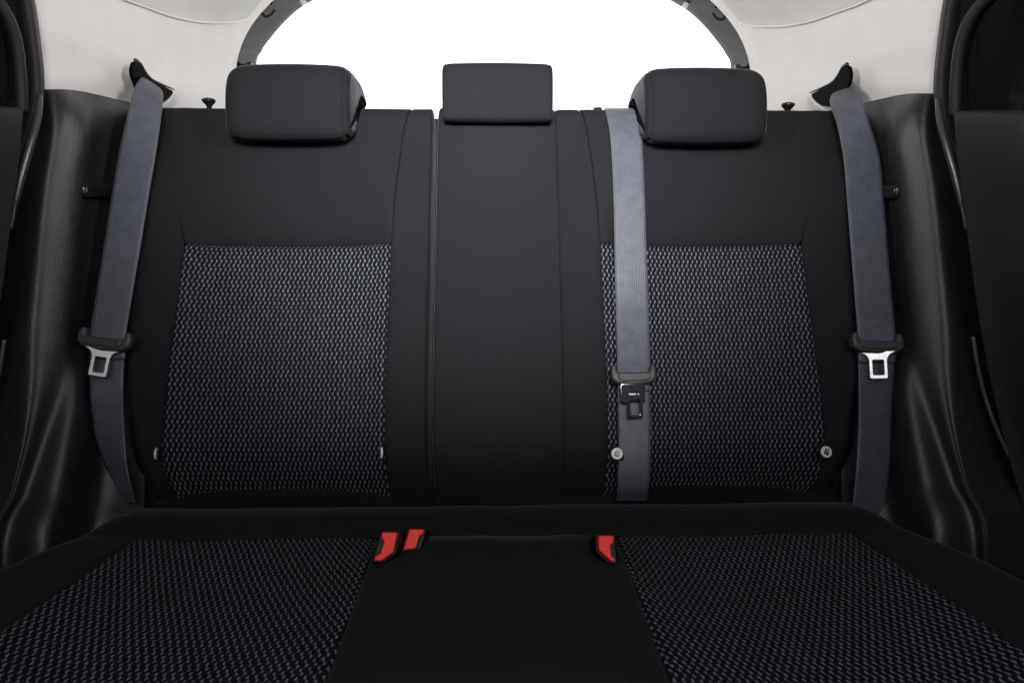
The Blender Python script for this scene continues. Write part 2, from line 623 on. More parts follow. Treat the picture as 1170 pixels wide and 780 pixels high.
def knob(root, px, py_top, Y):
    top = at(px, py_top, Y)
    h = 0.024
    base = top - Vector((0, 0, h))
    k = obj('release_knob', lathe([(0.0045, -0.012), (0.0042, 0.006), (0.0052, 0.011), (0.0105, 0.0165), (0.0125, 0.0195), (0.0118, 0.022), (0.008, 0.0238), (0.002, 0.0244)], base), GLOSSBLACK, root)
    pts = rounded([(-0.019, -0.012), (0.019, -0.012), (0.019, 0.012), (-0.019, 0.012)], 0.006)
    obj('knob_bezel', plate([pts], 0.006, 0.0015, (base + Vector((0, 0, -0.0015)), Vector((1, 0, 0)), Vector((0, 1, 0)))), GRIP, k)


# the narrow third on the photo's left
YB = BASE.y
left = thing('rear_seatback', (-0.33, BASE.y, BASE.z), 'narrower black fabric backrest section with one patterned panel and no belt across it', 'backrest')
backrest_half(-1, left)
right = thing('rear_seatback', (0.20, BASE.y, BASE.z), 'wider black fabric backrest section with centre panel, two headrests and the middle belt over it', 'backrest')
backrest_half(1, right)
cp = patch(lambda s: -U_GAP(s) + 0.0012, lambda s: U_GAP(s), S_LOW, S_BACK, 60, 150, {'u0': (0.05, 0.007), 'u1': (0.0025, 0.006)})
obj('centre_panel', cp, FABRIC, right)
ue, ug = U_EDGE(0.3), U_GAP(0.3)
obj('back_board', slab(-ue + 0.03, -ug + 0.002, S_LOW, S_TOP - 0.012, -0.115, -0.055), FABRIC, left)
obj('back_board', slab(-ug + 0.006, ue - 0.03, S_LOW, S_TOP - 0.012, -0.115, -0.055), FABRIC, right)
obj('gap_light_block', slab(-ug - 0.008, -ug + 0.014, S_LOW, S_TOP + 0.006, -0.074, -0.066), FABRIC, right)  # strip added to block rear light leaking through the seat gap

# headrest sizes come from the picture at the depth of the backrest's top edge
yh = 1.135
HB, HT = at(320, 156.5, yh).z, at(330, 76, yh + 0.06).z
xa, xb = at(252, 120, yh).x, at(397, 120, yh).x
headrest(left, xa, xb, HB, HT, yh)
headrest(right, -xb + 0.009, -xa + 0.010, HB - 0.003, HT - 0.002, yh)
HBm, HTm = at(567, 136.5, yh + 0.05).z, at(567, 77, yh + 0.10).z
headrest(right, at(504.5, 110, yh + 0.05).x, at(632.5, 110, yh + 0.05).x, HBm, HTm, yh + 0.05, False)
tag_disc(right, 705, 518, 0.0090, 0.0, 0.014)
tag_disc(right, 944, 516, 0.0090, 0.12, 0.020)
tag_disc(left, 178.5, 518, 0.0090, 1.84, 0.026)
tag_disc(left, 436, 517, 0.0085, -1.36, 0.010)
knob(left, 238.5, 112.5, 1.30)
knob(right, 900.5, 117.5, 1.30)

# ------------------------------------------------------------------ cushion
TILT = math.radians(6.0)
CB = at(567, 574, 1.005)
CB.x = 0
CF = Vector((0, -math.cos(TILT), math.sin(TILT)))        # towards the front of the car
CN = Vector((0, math.sin(TILT), math.cos(TILT)))


def cup(px, py, h=0.0):
    d = hit(px, py, CB + CN * h, CN) - CB
    return d.x, d.dot(CF)


def ctable(pix):
    t = sorted((cup(x, y)[1], -cup(x, y)[0]) for x, y in pix)
    # extend the last stretch straight on, past the bottom of the picture
    (p0, u0), (p1, u1) = t[-2], t[-1]
    t.append((p1 + 0.5, u1 + (u1 - u0) / (p1 - p0) * 0.5 * 0.35))
    return lambda p: interp(t, p)


C_OUT = ctable([(146, 574), (118, 592), (80, 612), (30, 634), (-30, 660), (-90, 690)])
C_BOL = ctable([(160, 612), (120, 640), (60, 681), (0, 722)])
C_INN = ctable([(432, 612), (412, 665), (391, 722), (369, 780)])
P_STRIP = cup(300, 614)[1]
P_FRONT = 0.56


def crelief(u, p):
    a = abs(u)
    uo, ub, ui = C_OUT(p), C_BOL(p), C_INN(p)
    d = 0.012 * sstep(ub - 0.05, ub + 0.12, a) * sstep(0.02, 0.22, p)
    d -= 0.014 * math.sin(math.pi * max(0, min(1, (a - ui) / (ub - ui)))) * sstep(P_STRIP, P_STRIP + 0.15, p)
    d += 0.007 * (1 - sstep(ui * 0.5, ui, a)) * sstep(P_STRIP - 0.02, P_STRIP + 0.05, p)
    d += 0.006 * math.sin(math.pi * max(0, min(1, p / P_STRIP)))
    if p < 0.03: d -= 0.05 * ((0.03 - p) / 0.07) ** 2
    return d


def cpoint(u, p, d):
    R = 0.07
    pf = P_FRONT - R
    if p <= pf: q, h, nq, nh = p, 0.0, 0.0, 1.0
    else:
        a = min((p - pf) / R, math.pi / 2)
        ext = max(0.0, (p - pf) - R * math.pi / 2)
        q, h, nq, nh = pf + R * math.sin(a), -R + R * math.cos(a) - ext, math.sin(a), math.cos(a)
    return CB + Vector((u, 0, 0)) + CF * (q + nq * d) + CN * (h + nh * d)


def cpatch(u0, u1, p0, p1, nu, npp, edges, sign=1):
    rows, uvs = [], []
    for i in range(npp + 1):
        p = lerp(p0, p1, i / npp)
        a0, a1 = u0(p), u1(p)
        row, ur = [], []
        for j in range(nu + 1):
            q = lerp(j / nu, 0.5 - 0.5 * math.cos(math.pi * j / nu), 0.7)
            u = lerp(a0, a1, q)
            d = crelief(u, p)
            for k, dist in (('u0', abs(u - a0)), ('u1', abs(u - a1)), ('s0', p - p0), ('s1', p1 - p)):
                if k in edges:
                    dep, rad = edges[k]
                    x = min(1.0, dist / rad)
                    d -= dep * (1 - math.sqrt(max(0.0, 1 - (1 - x) ** 2)))
            e = min(abs(u - a0), abs(u - a1), abs(p - p0) if p0 > 0 else 9)
            d += PN(Vector((u * sign * 30, p * 30, 5.3))) * (0.0018 * math.exp(-e / 0.022) + 0.0003) + PN(Vector((u * sign * 8, p * 8, 1.7))) * 0.002
            row.append(cpoint(u * sign, p, d))
            ur.append((u * sign, p))
        rows.append(row); uvs.append(ur)
    return grid(rows, uvs, flip=sign > 0)


P_END = 0.85
cush = thing('seat_cushion', (0, CB.y - 0.25, CB.z - 0.2), 'black fabric bench cushion with two patterned seat panels below the backrests', 'seat cushion')
obj('rear_strip', cpatch(lambda p: -C_OUT(p), C_OUT, -0.04, P_STRIP, 90, 26, {'u0': (0.05, 0.04), 'u1': (0.05, 0.04), 's1': (0.0022, 0.006)}), FABRIC, cush)
for sg in (-1, 1):
    obj('side_bolster', cpatch(C_OUT, C_BOL, P_STRIP, P_END, 26, 90, {'u0': (0.05, 0.04), 'u1': (0.004, 0.010)}, sg), FABRIC, cush)
    obj('patterned_panel', cpatch(C_BOL, C_INN, P_STRIP, P_END, 60, 110, {'u0': (0.004, 0.010), 'u1': (0.004, 0.009), 's0': (0.003, 0.008)}, sg), WEAVE, cush)
obj('centre_panel', cpatch(lambda p: -C_INN(p), C_INN, P_STRIP, P_END, 50, 90, {'u0': (0.005, 0.012), 'u1': (0.005, 0.012), 's0': (0.003, 0.008)}), FABRIC, cush)

ub = bmesh.new()
grid_into(ub, [[cpoint(k * C_OUT(p) * 0.97, p, -0.032) for k in (-1, -.5, 0, .5, 1)] for p in [i / 30 * 0.8 for i in range(31)]])
obj('cushion_light_block', ub, GLOSSBLACK, cush)  # black sheet added under the panels to block light through seam gaps

# ------------------------------------------------------------------ buckles
def buckle(name_label, face, slot, Y, lean):
    """red-faced belt buckle standing in the gap at the back of the cushion"""
    cx = sum(p[0] for p in face) / len(face); cy = sum(p[1] for p in face) / len(face)
    Y = hit(cx, max(p[1] for p in face), CB + CN * 0.006, CN).y + 0.006
    o = at(cx, cy, Y)
    N_ = Vector((0, -math.sin(lean), math.cos(lean)))
    Yv = Vector((0, math.cos(lean), math.sin(lean)))
    X = Vector((1, 0, 0))
    def loc(px, py):
        d = hit(px, py, o, N_) - o
        return d.dot(X), d.dot(Yv)
    root = thing('belt_buckle', o - Vector((0, 0, 0.03)), name_label, 'belt buckle', 'red seat belt buckles in the cushion')
    out = [loc(*p) for p in face]
    obj('release_button', plate([rounded(out, 0.0015)], 0.010, 0.0015, (o, X, Yv)), RED, root)
    # black housing round and below the button
    xs = [p[0] for p in out]; ys = [p[1] for p in out]
    sl = [loc(*p) for p in slot]
    obj('buckle_housing', plate([rounded(sl, 0.002)], 0.05, 0.0018, (o - N_ * 0.0275, X, Yv)), HOUSING, root)
    return root


YBK = 0.925
buckle('leftmost red belt buckle, beside the left patterned seat panel',
       [(437, 608), (455, 608), (450, 631), (436, 641), (427.5, 640), (430.5, 634.5), (435, 633), (439.5, 618), (436.5, 615)],
       [(434, 607), (458, 607), (453, 632), (438, 643), (424, 642)], YBK, math.radians(60))
buckle('middle of the three red belt buckles, standing alone in the black centre panel',
       [(468.5, 604.5), (485.5, 604.5), (484.5, 610), (480, 612), (475.5, 626.5), (460.5, 628.5)],
       [(465, 603.5), (488, 603.5), (481, 628), (457, 631)], YBK, math.radians(60))
buckle('rightmost red belt buckle, beside the right patterned seat panel',
       [(682.8, 611.5), (701, 612), (700.5, 620), (697.2, 622.5), (698, 635), (703, 639), (702, 642), (697.5, 641), (683.5, 628.5)],
       [(680, 610.5), (704, 611), (706, 644), (696, 644), (680.5, 630)], YBK, math.radians(60))

# ------------------------------------------------------------------ belts
def ribbon(pts, name, root, thick=0.0013):
    """webbing from (left px, right px, row, depth) stations"""
    L = catmull([at(q[0], q[2], q[3]) for q in pts], 110)
    R_ = catmull([at(q[1], q[4] if len(q) > 4 else q[2], q[5] if len(q) > 5 else q[3]) for q in pts], 110)
    rows, uvs, acc = [], [], 0.0
    for i in range(len(L)):
        if i: acc += (L[i] - L[i - 1]).length
        W = (R_[i] - L[i]).length
        rows.append([L[i].lerp(R_[i], j / 10) for j in range(11)])
        uvs.append([(W * j / 10, acc) for j in range(11)])
    o = obj(name, grid(rows, uvs), BELT, root)
    mod(o, 'SOLIDIFY', thickness=thick, offset=0)
    return o


def rest(px, py, w):
    """depth of the backrest plane, w in front of it, behind a pixel"""
    return hit(px, py, BASE + RN * w, RN).y


def loc_frame(px, py, Y, roll, lean=0.0):
    o = at(px, py, Y)
    k = Y / F
    r = Matrix.Rotation(-roll, 3, RN)
    return o, r @ Vector((1, 0, 0)), r @ RUP, k


def tongue(root, px, py, Y, roll, wide=31, metal=STEEL, middle=False, twist=0.0):
    o, X, Yv, k = loc_frame(px, py, Y, roll)
    k *= 1.0
    s = wide / 31.0
    P = lambda pts: [(x * k, -y * k) for x, y in pts]
    out = rounded(P([(-31 * s, -8), (-28 * s, -14), (-23 * s, -14), (-21.5 * s, -5), (21.5 * s, -5), (23 * s, -14), (28 * s, -14), (31 * s, -8), (30 * s, 3), (22 * s, 8.5), (0, 10.5), (-22 * s, 8.5), (-30 * s, 3)]), 0.004)
    Z = X.cross(Yv)
    t = obj('tongue_grip', plate([out], 0.017, 0.0045, (o, X, Yv), 3), GRIP, root)
    # raised lip along the front of the grip
    lip = rounded(P([(-21 * s, -4), (21 * s, -4), (22 * s, 3), (14 * s, 6), (-14 * s, 6), (-22 * s, 3)]), 0.003)
    obj('grip_lip', plate([lip], 0.006, 0.002, (o + Z * 0.0075, X, Yv), 2), GRIP, t)
    if not middle:
        oute = rounded(P([(-20, 7), (20, 7), (12, 12), (9.8, 17), (9.8, 39.5), (-9.8, 39.5), (-9.8, 17), (-12, 12)]), [0, 0, .003, .004, .0035, .0035, .004, .003])
        hole = rounded(P([(-5.6, 17.5), (5.6, 17.5), (5.6, 34.5), (-5.6, 34.5)]), 0.0016)
    else:
        oute = rounded(P([(-16.5, 7), (12, 7), (12, 28), (9, 30), (9, 47), (-9, 47), (-9, 30), (-16.5, 28)]), [0, 0, .002, .002, .003, .003, .002, .002])
        hole = rounded(P([(-5.5, 27), (5.5, 27), (5.5, 43), (-5.5, 43)]), 0.0012)
    if middle:
        Yv = Matrix.Rotation(math.radians(14), 3, X) @ Yv
        Z = X.cross(Yv)
    else:
        rt = Matrix.Rotation(twist, 3, Yv) @ Matrix.Rotation(math.radians(7), 3, X)
        X, Yv = rt @ X, rt @ Yv
        Z = X.cross(Yv)
        o = o + Z * 0.003
    obj('tongue_plate', plate([oute, hole], 0.0032, 0.0011, (o + Z * (0.009 if middle else 0.001), X, Yv), 2), metal, t)
    if middle:
        for a, b, c in ((-6, 2.5, 0.9), (4, 6, 0.9)):
            mk = P([(a - 1, 19.2 - c), (b - 1, 19.2 - c), (b - 1, 19.2 + c), (a - 1, 19.2 + c)])
            obj('plate_mark', plate([mk], 0.0006, 0.0001, (o + Z * 0.0109, X, Yv)), WHITE, t)


BG = 'seat belts hanging on the rear bench'
bl = thing('seat_belt', at(123, 545, 1.0), 'grey blue seat belt with steel tongue hanging at the left cream pillar', 'seat belt', BG)
ribbon([(166, 178, 86, 1.32, 100, 1.36), (161.5, 182.5, 88, 1.262, 101, 1.29), (156.5, 186, 95, 1.222, 107.5, 1.25), (152.5, 186, 105, 1.20, 117, 1.22), (146, 184, 130, 1.178, 136, 1.185), (135, 177.5, 180, rest(150, 180, .045)), (126.5, 168.5, 232, rest(140, 230, .05)), (118.5, 160.5, 282, rest(140, 280, .05)),
        (110.5, 152, 332, rest(130, 330, .052)), (103, 144, 382, rest(120, 380, .056)), (103, 143, 410, rest(120, 410, .05))], 'belt_webbing', bl)
ribbon([(104, 143, 388, rest(120, 388, .052)), (103, 142, 412, rest(120, 412, .042)), (103, 141, 440, rest(120, 440, .036)), (104.5, 141, 468, rest(120, 470, .032), 468, rest(120, 470, .046)), (109, 142.5, 500, rest(120, 500, .026), 500, rest(120, 500, .062)), (119, 144.5, 528, rest(120, 528, .018), 528, rest(120, 528, .062)), (131, 149, 552, rest(120, 552, 0.008), 552, rest(120, 552, .05)), (142, 155, 574, rest(120, 574, -.012), 574, rest(120, 574, .02))], 'belt_webbing', bl)
tongue(bl, 120.5, 391, rest(120, 390, .060), math.radians(8), 31, twist=math.radians(11))

br = thing('seat_belt', at(1000, 545, 1.0), 'grey blue seat belt with steel tongue hanging at the right cream pillar', 'seat belt', BG)
ribbon([(957, 970, 105, 1.36, 91, 1.32), (952, 974, 107, 1.29, 94, 1.262), (948.5, 979, 113.5, 1.25, 101, 1.222), (949.5, 983.5, 123, 1.22, 110, 1.20), (956, 991, 142, 1.185, 134, 1.178), (963.5, 1005, 180, rest(985, 180, .045)), (968, 1010, 232, rest(990, 230, .05)), (972, 1014, 282, rest(990, 280, .05)),
        (976, 1018.5, 332, rest(1000, 330, .052)), (980, 1023, 384, rest(1000, 384, .056)), (981, 1023, 414, rest(1000, 414, .05))], 'belt_webbing', br)
ribbon([(980, 1023, 390, rest(1000, 390, .052)), (980.5, 1022, 414, rest(1000, 412, .042)), (981, 1020.5, 445, rest(1000, 445, .050), 445, rest(1000, 445, .026)), (981, 1018.5, 490, rest(1000, 490, .064), 490, rest(1000, 490, .026)), (979, 1017, 530, rest(1000, 530, .066), 530, rest(1000, 530, .022)), (976, 1014, 560, rest(1000, 560, 0.056), 560, rest(1000, 560, .014)), (973, 1010, 585, rest(1000, 585, .04), 585, rest(1000, 585, .0))], 'belt_webbing', br)
tongue(br, 1001.5, 394.5, rest(1001, 394, .060), math.radians(2.5), 31, twist=math.radians(-20))

bmid = thing('seat_belt', at(722, 560, 1.0), 'grey seat belt with dark tongue lying down over the right patterned backrest panel', 'seat belt', BG)
topL = bpoint(0, S_ROLL + 0.05, 0.003)
yt = lambda px, py: rest(px, py, .020)
ribbon([(691.5, 726, 129, 1.36), (690.5, 726, 125.2, 1.30), (690.5, 727.5, 124.4, 1.262), (692.5, 729.5, 131, 1.232), (696.5, 733, 152, rest(715, 152, .019)), (699, 735, 182, rest(715, 182, .023)), (701, 737, 232, rest(715, 232, .024)), (702, 739, 290, rest(715, 290, .020)), (703.5, 741, 350, rest(715, 350, .017)), (705, 742.5, 405, rest(715, 405, .030)), (705.5, 742.5, 430, rest(715, 430, .040)), (706, 742.5, 446, rest(715, 446, .036))], 'belt_webbing', bmid)
ribbon([(705.5, 742.5, 428, rest(722, 428, .036)), (706, 742.5, 450, rest(722, 450, .028)), (706.5, 743, 490, rest(722, 490, .017)), (706.5, 743, 530, rest(722, 530, .009)), (705.5, 741, 556, rest(722, 556, -.004)), (704, 739, 572, rest(722, 566, -.03))], 'belt_webbing', bmid)
tongue(bmid, 723.5, 430.5, rest(723, 430, .047), math.radians(-1), 27, CHROME, True)
# the slot on top of the backrest that the middle belt comes out of
gp = bpoint(buv(684, 126, -0.03)[0], S_ROLL - 0.002, -0.001)
pts = rounded([(-0.011, -0.016), (0.004, -0.016), (0.007, 0.016), (-0.011, 0.016)], 0.003)
obj('belt_slot_bezel', plate([pts], 0.008, 0.002, (gp, Vector((1, 0, 0.05)), Vector((0, 1, -0.25)))), GLOSSBLACK, right)

# ------------------------------------------------------------------ side trims, pillars, seals, doors (left half and its mirror)
trim_top = [(200, 130, 1.33), (150, 119, 1.262), (112, 110, 1.175), (90, 105.5, 1.12), (73, 104, 1.08), (58, 104, 1.058), (43, 104, 1.055)]
trim_tab = [
    (150, [(200, 1.31), (150, 1.245), (116, 1.175), (96, 1.118), (77, 1.070), (59, 1.050), (38, 1.055)]),
    (200, [(190, 1.275), (140, 1.21), (111, 1.155), (90, 1.100), (70, 1.052), (50, 1.034), (20, 1.055)]),
    (260, [(180, 1.235), (132, 1.175), (103, 1.125), (82, 1.072), (61, 1.026), (40, 1.012), (5, 1.04)]),
    (320, [(172, 1.195), (125, 1.14), (97, 1.092), (75, 1.045), (54, 1.0), (32, .986), (-10, 1.02)]),
    (380, [(165, 1.155), (120, 1.11), (92, 1.065), (66, 1.018), (47, .975), (25, .965), (-25, 1.0)]),
    (440, [(165, 1.11), (118, 1.075), (91, 1.012), (64, .99), (43, .95), (18, .945), (-40, .98)]),
    (500, [(165, 1.06), (118, 1.035), (80, .966), (50, .952), (32, .922), (5, .915), (-60, .955)]),
    (560, [(165, 1.01), (115, 1.005), (68, .924), (36, .912), (15, .885), (-12, .880), (-80, .925)]),
    (640, [(165, .95), (105, .955), (53, .868), (15, .86), (-10, .83), (-40, .825), (-110, .88)])]
CREST = [(150, 73, 1.082), (200, 65, 1.068), (260, 58, 1.046), (320, 53, 1.018), (380, 48, .996), (440, 44, .970), (500, 33, .942), (560, 17, .908), (640, -8, .858)]
for (y, r), (_, cx, cy) in zip(trim_tab, CREST):
    # a broad rounded crest turned half towards the camera and half into the car
    k0 = 0.695 * (567 - cx) / F * cy + cy
    nar = lerp(1.0, 0.55, sstep(380, 560, y))            # the crest narrows towards the floor
    for col, dx, push in ((3, 28 * nar, 0.010), (4, 0, 0.0), (5, -24 * nar, 0.009)):
        r[col] = (cx + dx, k0 / (1 + 0.695 * (567 - cx - dx) / F) + push)
    r[6] = (cx - 80, cy + 0.050)
trim_knots = [[at(x, y - 1.5, Y + 0.035) for x, y, Y in trim_top], [at(x, y - 1.2, Y + 0.006) for x, y, Y in trim_top], [at(x, y + 3, Y) for x, y, Y in trim_top]]
trim_knots += [[at(x, y, Y) for x, Y in r] for y, r in trim_tab]
trim_knots += [[Vector((p.x, p.y, 0.14)) for p in trim_knots[-1]]]

pillar_tab = [  # (row, [(px, Y), ...]) from the door opening to the tailgate
    (150, [(30, 1.12), (60, 1.125), (110, 1.23), (150, 1.31), (195, 1.41), (235, 1.52), (256, 1.61), (266, 1.70), (272, 1.76)]),
    (104, [(30, 1.08), (60, 1.085), (110, 1.19), (150, 1.285), (195, 1.40), (235, 1.52), (256, 1.61), (266, 1.70), (272, 1.76)]),
    (70, [(30, 1.07), (60, 1.08), (108, 1.18), (150, 1.28), (195, 1.40), (235, 1.52), (256, 1.61), (265, 1.70), (271, 1.76)]),
    (35, [(24, 1.06), (54, 1.065), (104, 1.165), (148, 1.27), (198, 1.40), (242, 1.53), (266, 1.63), (277, 1.71), (284, 1.76)]),
    (5, [(18, 1.05), (46, 1.05), (98, 1.15), (146, 1.26), (204, 1.40), (256, 1.54), (286, 1.64), (301, 1.71), (308, 1.76)]),
    (-30, [(8, 1.03), (36, 1.03), (90, 1.13), (145, 1.24), (215, 1.38), (280, 1.53), (320, 1.63), (338, 1.70), (346, 1.76)]),
    (-80, [(-5, 1.0), (25, 1.0), (80, 1.09), (145, 1.20), (230, 1.35), (310, 1.50), (365, 1.60), (388, 1.68), (396, 1.76)])]
pillar_knots = [[at(x, y, Y) for x, Y in r] for y, r in pillar_tab]
pillar_knots += [[Vector((p.x * 0.93, p.y, max(p.z + 0.04, 1.50))) for p in pillar_knots[-1]]]
# headliner corner, a thin lining whose lower edge is the curved line on the pillar
line_tab = [
    [(60, -42, 1.0), (100, -21, 1.1), (140, -2, 1.235), (165, 7.5, 1.285), (195, 18, 1.365), (228, 25, 1.445), (262, 25.5, 1.535), (282, 22, 1.60)],
    [(60, -54, 1.0), (100, -33, 1.1), (140, -14, 1.22), (168, -5, 1.27), (200, 5, 1.35), (234, 11, 1.43), (270, 11, 1.53), (296, 4, 1.61)],
    [(60, -72, 1.0), (100, -58, 1.1), (140, -45, 1.19), (175, -40, 1.24), (212, -36, 1.32), (255, -33, 1.41), (298, -33, 1.53), (330, -38, 1.61)],
    [(60, -100, 1.0), (100, -100, 1.1), (140, -100, 1.14), (185, -100, 1.2), (232, -100, 1.28), (285, -100, 1.38), (335, -100, 1.50), (372, -100, 1.59)]]
def pillar_Y(px, py):
    """depth of the pillar cover behind a pixel"""
    rows = pillar_tab
    ev = lambda r: interp(r, px)
    for (ya, ra), (yb, rb) in zip(rows, rows[1:]):
        if yb <= py <= ya: return lerp(ev(ra), ev(rb), (ya - py) / (ya - yb))
    return ev(rows[-1][1])


line_knots = [[at(x, y, pillar_Y(x, y) - (0.006 if k == 0 else 0.012)) for x, y, Y in catmull(r, 10)] for k, r in enumerate(line_tab)]
edge0 = [at(x, y + 0.6, pillar_Y(x, y) + 0.006) for x, y, Y in catmull(line_tab[0], 10)]
bead = [at(x, y + 0.3, pillar_Y(x, y) - 0.005) for x, y, Y in catmull(line_tab[0], 40)]
line_knots = [edge0] + line_knots
line_knots += [[Vector((p.x * 0.90, p.y - 0.01, max(p.z + 0.03, 1.50))) for p in line_knots[-1]]]

def mir(p, sg):
    return Vector((p.x * -sg, p.y, p.z))


def mirk(knots, sg):
    return [[mir(p, sg) for p in r] for r in knots]


def flat_frame(pts3, sg):
    """a local plane through a few 3-D points"""
    o = sum(pts3, Vector()) / len(pts3)
    return o


for sg, side in ((-1, 'left'), (1, 'right')):
    # sg = -1: the photo's left (points are designed there), +1: its mirror
    fl = sg > 0
    # --- black quarter trim
    rows = spline_grid(mirk(trim_knots, sg), 84, 150)
    qt = thing('quarter_trim', mir(at(60, 560, 1.0), sg), 'grained black moulded trim panel between the %s seat belt and the %s door' % (side, side), 'trim panel')
    obj('moulded_panel', grid(rows, flip=fl), BLACK_TRIM, qt)
    wall = [[mir(Vector((-0.84, Y, z)), sg) for z in (0.10, 0.5, 0.95, 1.1)] for Y in (0.30, 0.8, 1.4, 2.05)]
    obj('outer_light_block', grid(wall), BLACK_TRIM, qt)  # unseen body panel added to block outside light leaking past the door
    # belt hook: a small rounded bar in a recess
    c = mir(at(108, 218, 1.132), sg)
    X = (mir(at(126, 218, 1.165), sg) - mir(at(90, 218.5, 1.083), sg)).normalized()
    Yv = (mir(at(106, 200, 1.145), sg) - mir(at(101, 240, 1.122), sg)).normalized()
    hw, hh = 0.038, 0.0105
    barp = rounded([(-hw, -hh), (hw, -hh), (hw, hh), (-hw, hh)], 0.007)
    Zs = X.cross(Yv)
    if Zs.y > 0: Zs = -Zs
    hk = obj('belt_hook', plate([barp], 0.012, 0.003, (c + Zs * 0.002, X, Yv), 3), GLOSSBLACK, qt)
    end = rounded([(-0.010, -hh * .8), (0.006, -hh * .8), (0.006, hh * .8), (-0.010, hh * .8)], 0.006)
    obj('hook_tip', plate([end], 0.006, 0.0025, (c + Zs * 0.0085 - X * 0.026 * (1 if X.dot(Vector((1, 0, 0))) * sg < 0 else -1), X, Yv), 3), GLOSSBLACK, hk)

    # --- cream pillar with its belt guide
    pl = thing('pillar_trim', mir(at(150, 120, 1.28), sg), 'cream plastic pillar cover to the %s of the bright rear window' % side, 'pillar trim')
    obj('pillar_cover', grid(spline_grid(mirk(pillar_knots, sg), 90, 70), flip=fl), CREAM, pl)
    gpx = [(148, 80), (150, 72), (154.5, 69.5), (159, 73), (164, 83), (171.5, 91), (183, 97), (195.5, 103.5), (195, 107.5), (190, 113), (183, 118), (170, 119), (158, 109), (153, 98), (149, 88)]
    go = mir(at(170, 97, 1.293), sg)
    ga = mir(at(150, 97, 1.248), sg); gb = mir(at(195, 97, 1.372), sg); gc = mir(at(170, 75, 1.290), sg); gd = mir(at(170, 118, 1.297), sg)
    X = (gb - ga).normalized() * (1 if sg < 0 else -1)
    Yv = (gc - gd).normalized()
    Zg = X.cross(Yv).normalized()
    def gl(px, py):
        m_ = mir(hit(px, py, mir(go, sg), mir(Zg, sg)), sg) - go
        Yo = Zg.cross(X)
        return m_.dot(X), m_.dot(Yo)
    if Zg.y > 0: Zg = -Zg
    out = [gl(*p) for p in gpx]
    gd_ = obj('belt_guide', plate([rounded(out, 0.004)], 0.006, 0.0015, (go + Zg * 0.001, X, Yv), 2), OPENING_SHADE, pl)  # flat plate, coloured dark in place of a shaded recess
    # moulded lip under the opening
    lip = catmull([mir(at(px, py, Y), sg) for px, py, Y in [(198.5, 103.5, 1.385), (197.5, 108.5, 1.378), (192.5, 115, 1.36), (186, 120, 1.335), (176, 124, 1.31)]], 20)
    obj('guide_lip', tube(lip, lambda t: 0.0014 + 0.0012 * math.sin(math.pi * t), 10), CREAM, pl)
    obj('guide_brow', tube(catmull([mir(at(px, py, Y), sg) for px, py, Y in [(154.5, 69, 1.262), (160, 73, 1.275), (166, 83, 1.288), (173, 90.5, 1.302), (184, 96, 1.33), (199, 102.5, 1.375)]], 24), lambda t: 0.0036 * (1 - 0.6 * t), 10), GLOSSBLACK, gd_)

    # --- door seal
    ds = thing('door_seal', mir(at(40, 150, 1.0), sg), 'black rubber seal curving round the %s rear door opening' % side, 'door seal')
    path = [(46, 108, 1.022), (43.5, 132, 1.012), (36, 160, .994), (26, 195, .980), (19, 225, .972), (12, 262, .966)]
    obj('seal_highlight', tube(catmull([mir(at(*p), sg) for p in path], 60), lambda t: 0.0055 * (0.35 + 0.65 * math.sin(math.pi * min(1, t * 1.1 + 0.02)) ** 0.5 if t < .85 else 0.45), 14), EDGE_GLINT, ds)  # tube modelled for the bright sliver along the seal's lit edge
    band = [(10, -90, 1.0), (33, -12, 1.015), (43, 50, 1.025), (47, 95, 1.028), (45, 122, 1.02), (37, 152, 1.002), (25, 185, .988), (14, 225, .975), (5, 275, .965), (-8, 340, .955), (-34, 430, .95)]
    prof = [(4, 0.022), (1.5, 0.004), (-3, -0.004), (-9, -0.007), (-16, -0.006), (-23, 0.0), (-28, 0.018)]
    obj('seal_band', grid(spline_grid([[mir(at(x + dx, y, Y + dY), sg) for dx, dY in prof] for x, y, Y in band], 36, 110), flip=fl), RUBBER, ds)

    # --- rear door, seen edge on
    dr = thing('car_door', mir(at(-40, 600, .8), sg), 'charcoal rear door with dark window at the %s edge' % side, 'car door')
    pk = [[(27, 127, 1.02), (8, 125, 1.0), (-50, 124, .94), (-140, 122, .86)],
          [(27.5, 124, .985), (10, 122, .965), (-50, 121, .90), (-140, 118, .82)],
          [(26, 133, .968), (6, 131, .945), (-55, 131, .88), (-150, 131, .80)],
          [(22, 180, .962), (2, 180, .938), (-60, 180, .87), (-160, 180, .79)],
          [(14, 240, .955), (-8, 240, .93), (-70, 240, .865), (-170, 240, .785)],
          [(4, 320, .945), (-20, 320, .92), (-80, 320, .855), (-180, 320, .775)],
          [(-12, 420, .935), (-38, 420, .91), (-95, 420, .85), (-190, 420, .77)],
          [(-40, 540, .92), (-65, 540, .90), (-120, 540, .84), (-210, 540, .765)],
          [(-80, 680, .90), (-110, 680, .88), (-160, 680, .83), (-240, 680, .755)]]
    pk = [[at(*p) for p in r] for r in pk]
    pk = [[r[0], r[1], r[2], r[3], Vector((r[3].x - 0.01, 0.35, r[3].z))] for r in pk]
    pk += [[Vector((p.x, p.y, 0.14)) for p in pk[-1]]]
    obj('door_panel', grid(spline_grid(mirk(pk, sg), 50, 100), flip=fl), DOORCARD, dr)
    gk = [[(24, 140, 1.02), (-40, 140, .96), (-150, 140, .87)], [(22, 60, 1.0), (-40, 50, .94), (-150, 40, .85)], [(10, -20, .97), (-50, -30, .91), (-150, -60, .82)], [(-10, -90, .93), (-70, -110, .87), (-150, -160, .79)]]
    gk = [[at(*p) for p in r] for r in gk]
    gk = [r + [Vector((r[-1].x - 0.01, 0.30, r[-1].z))] for r in gk]
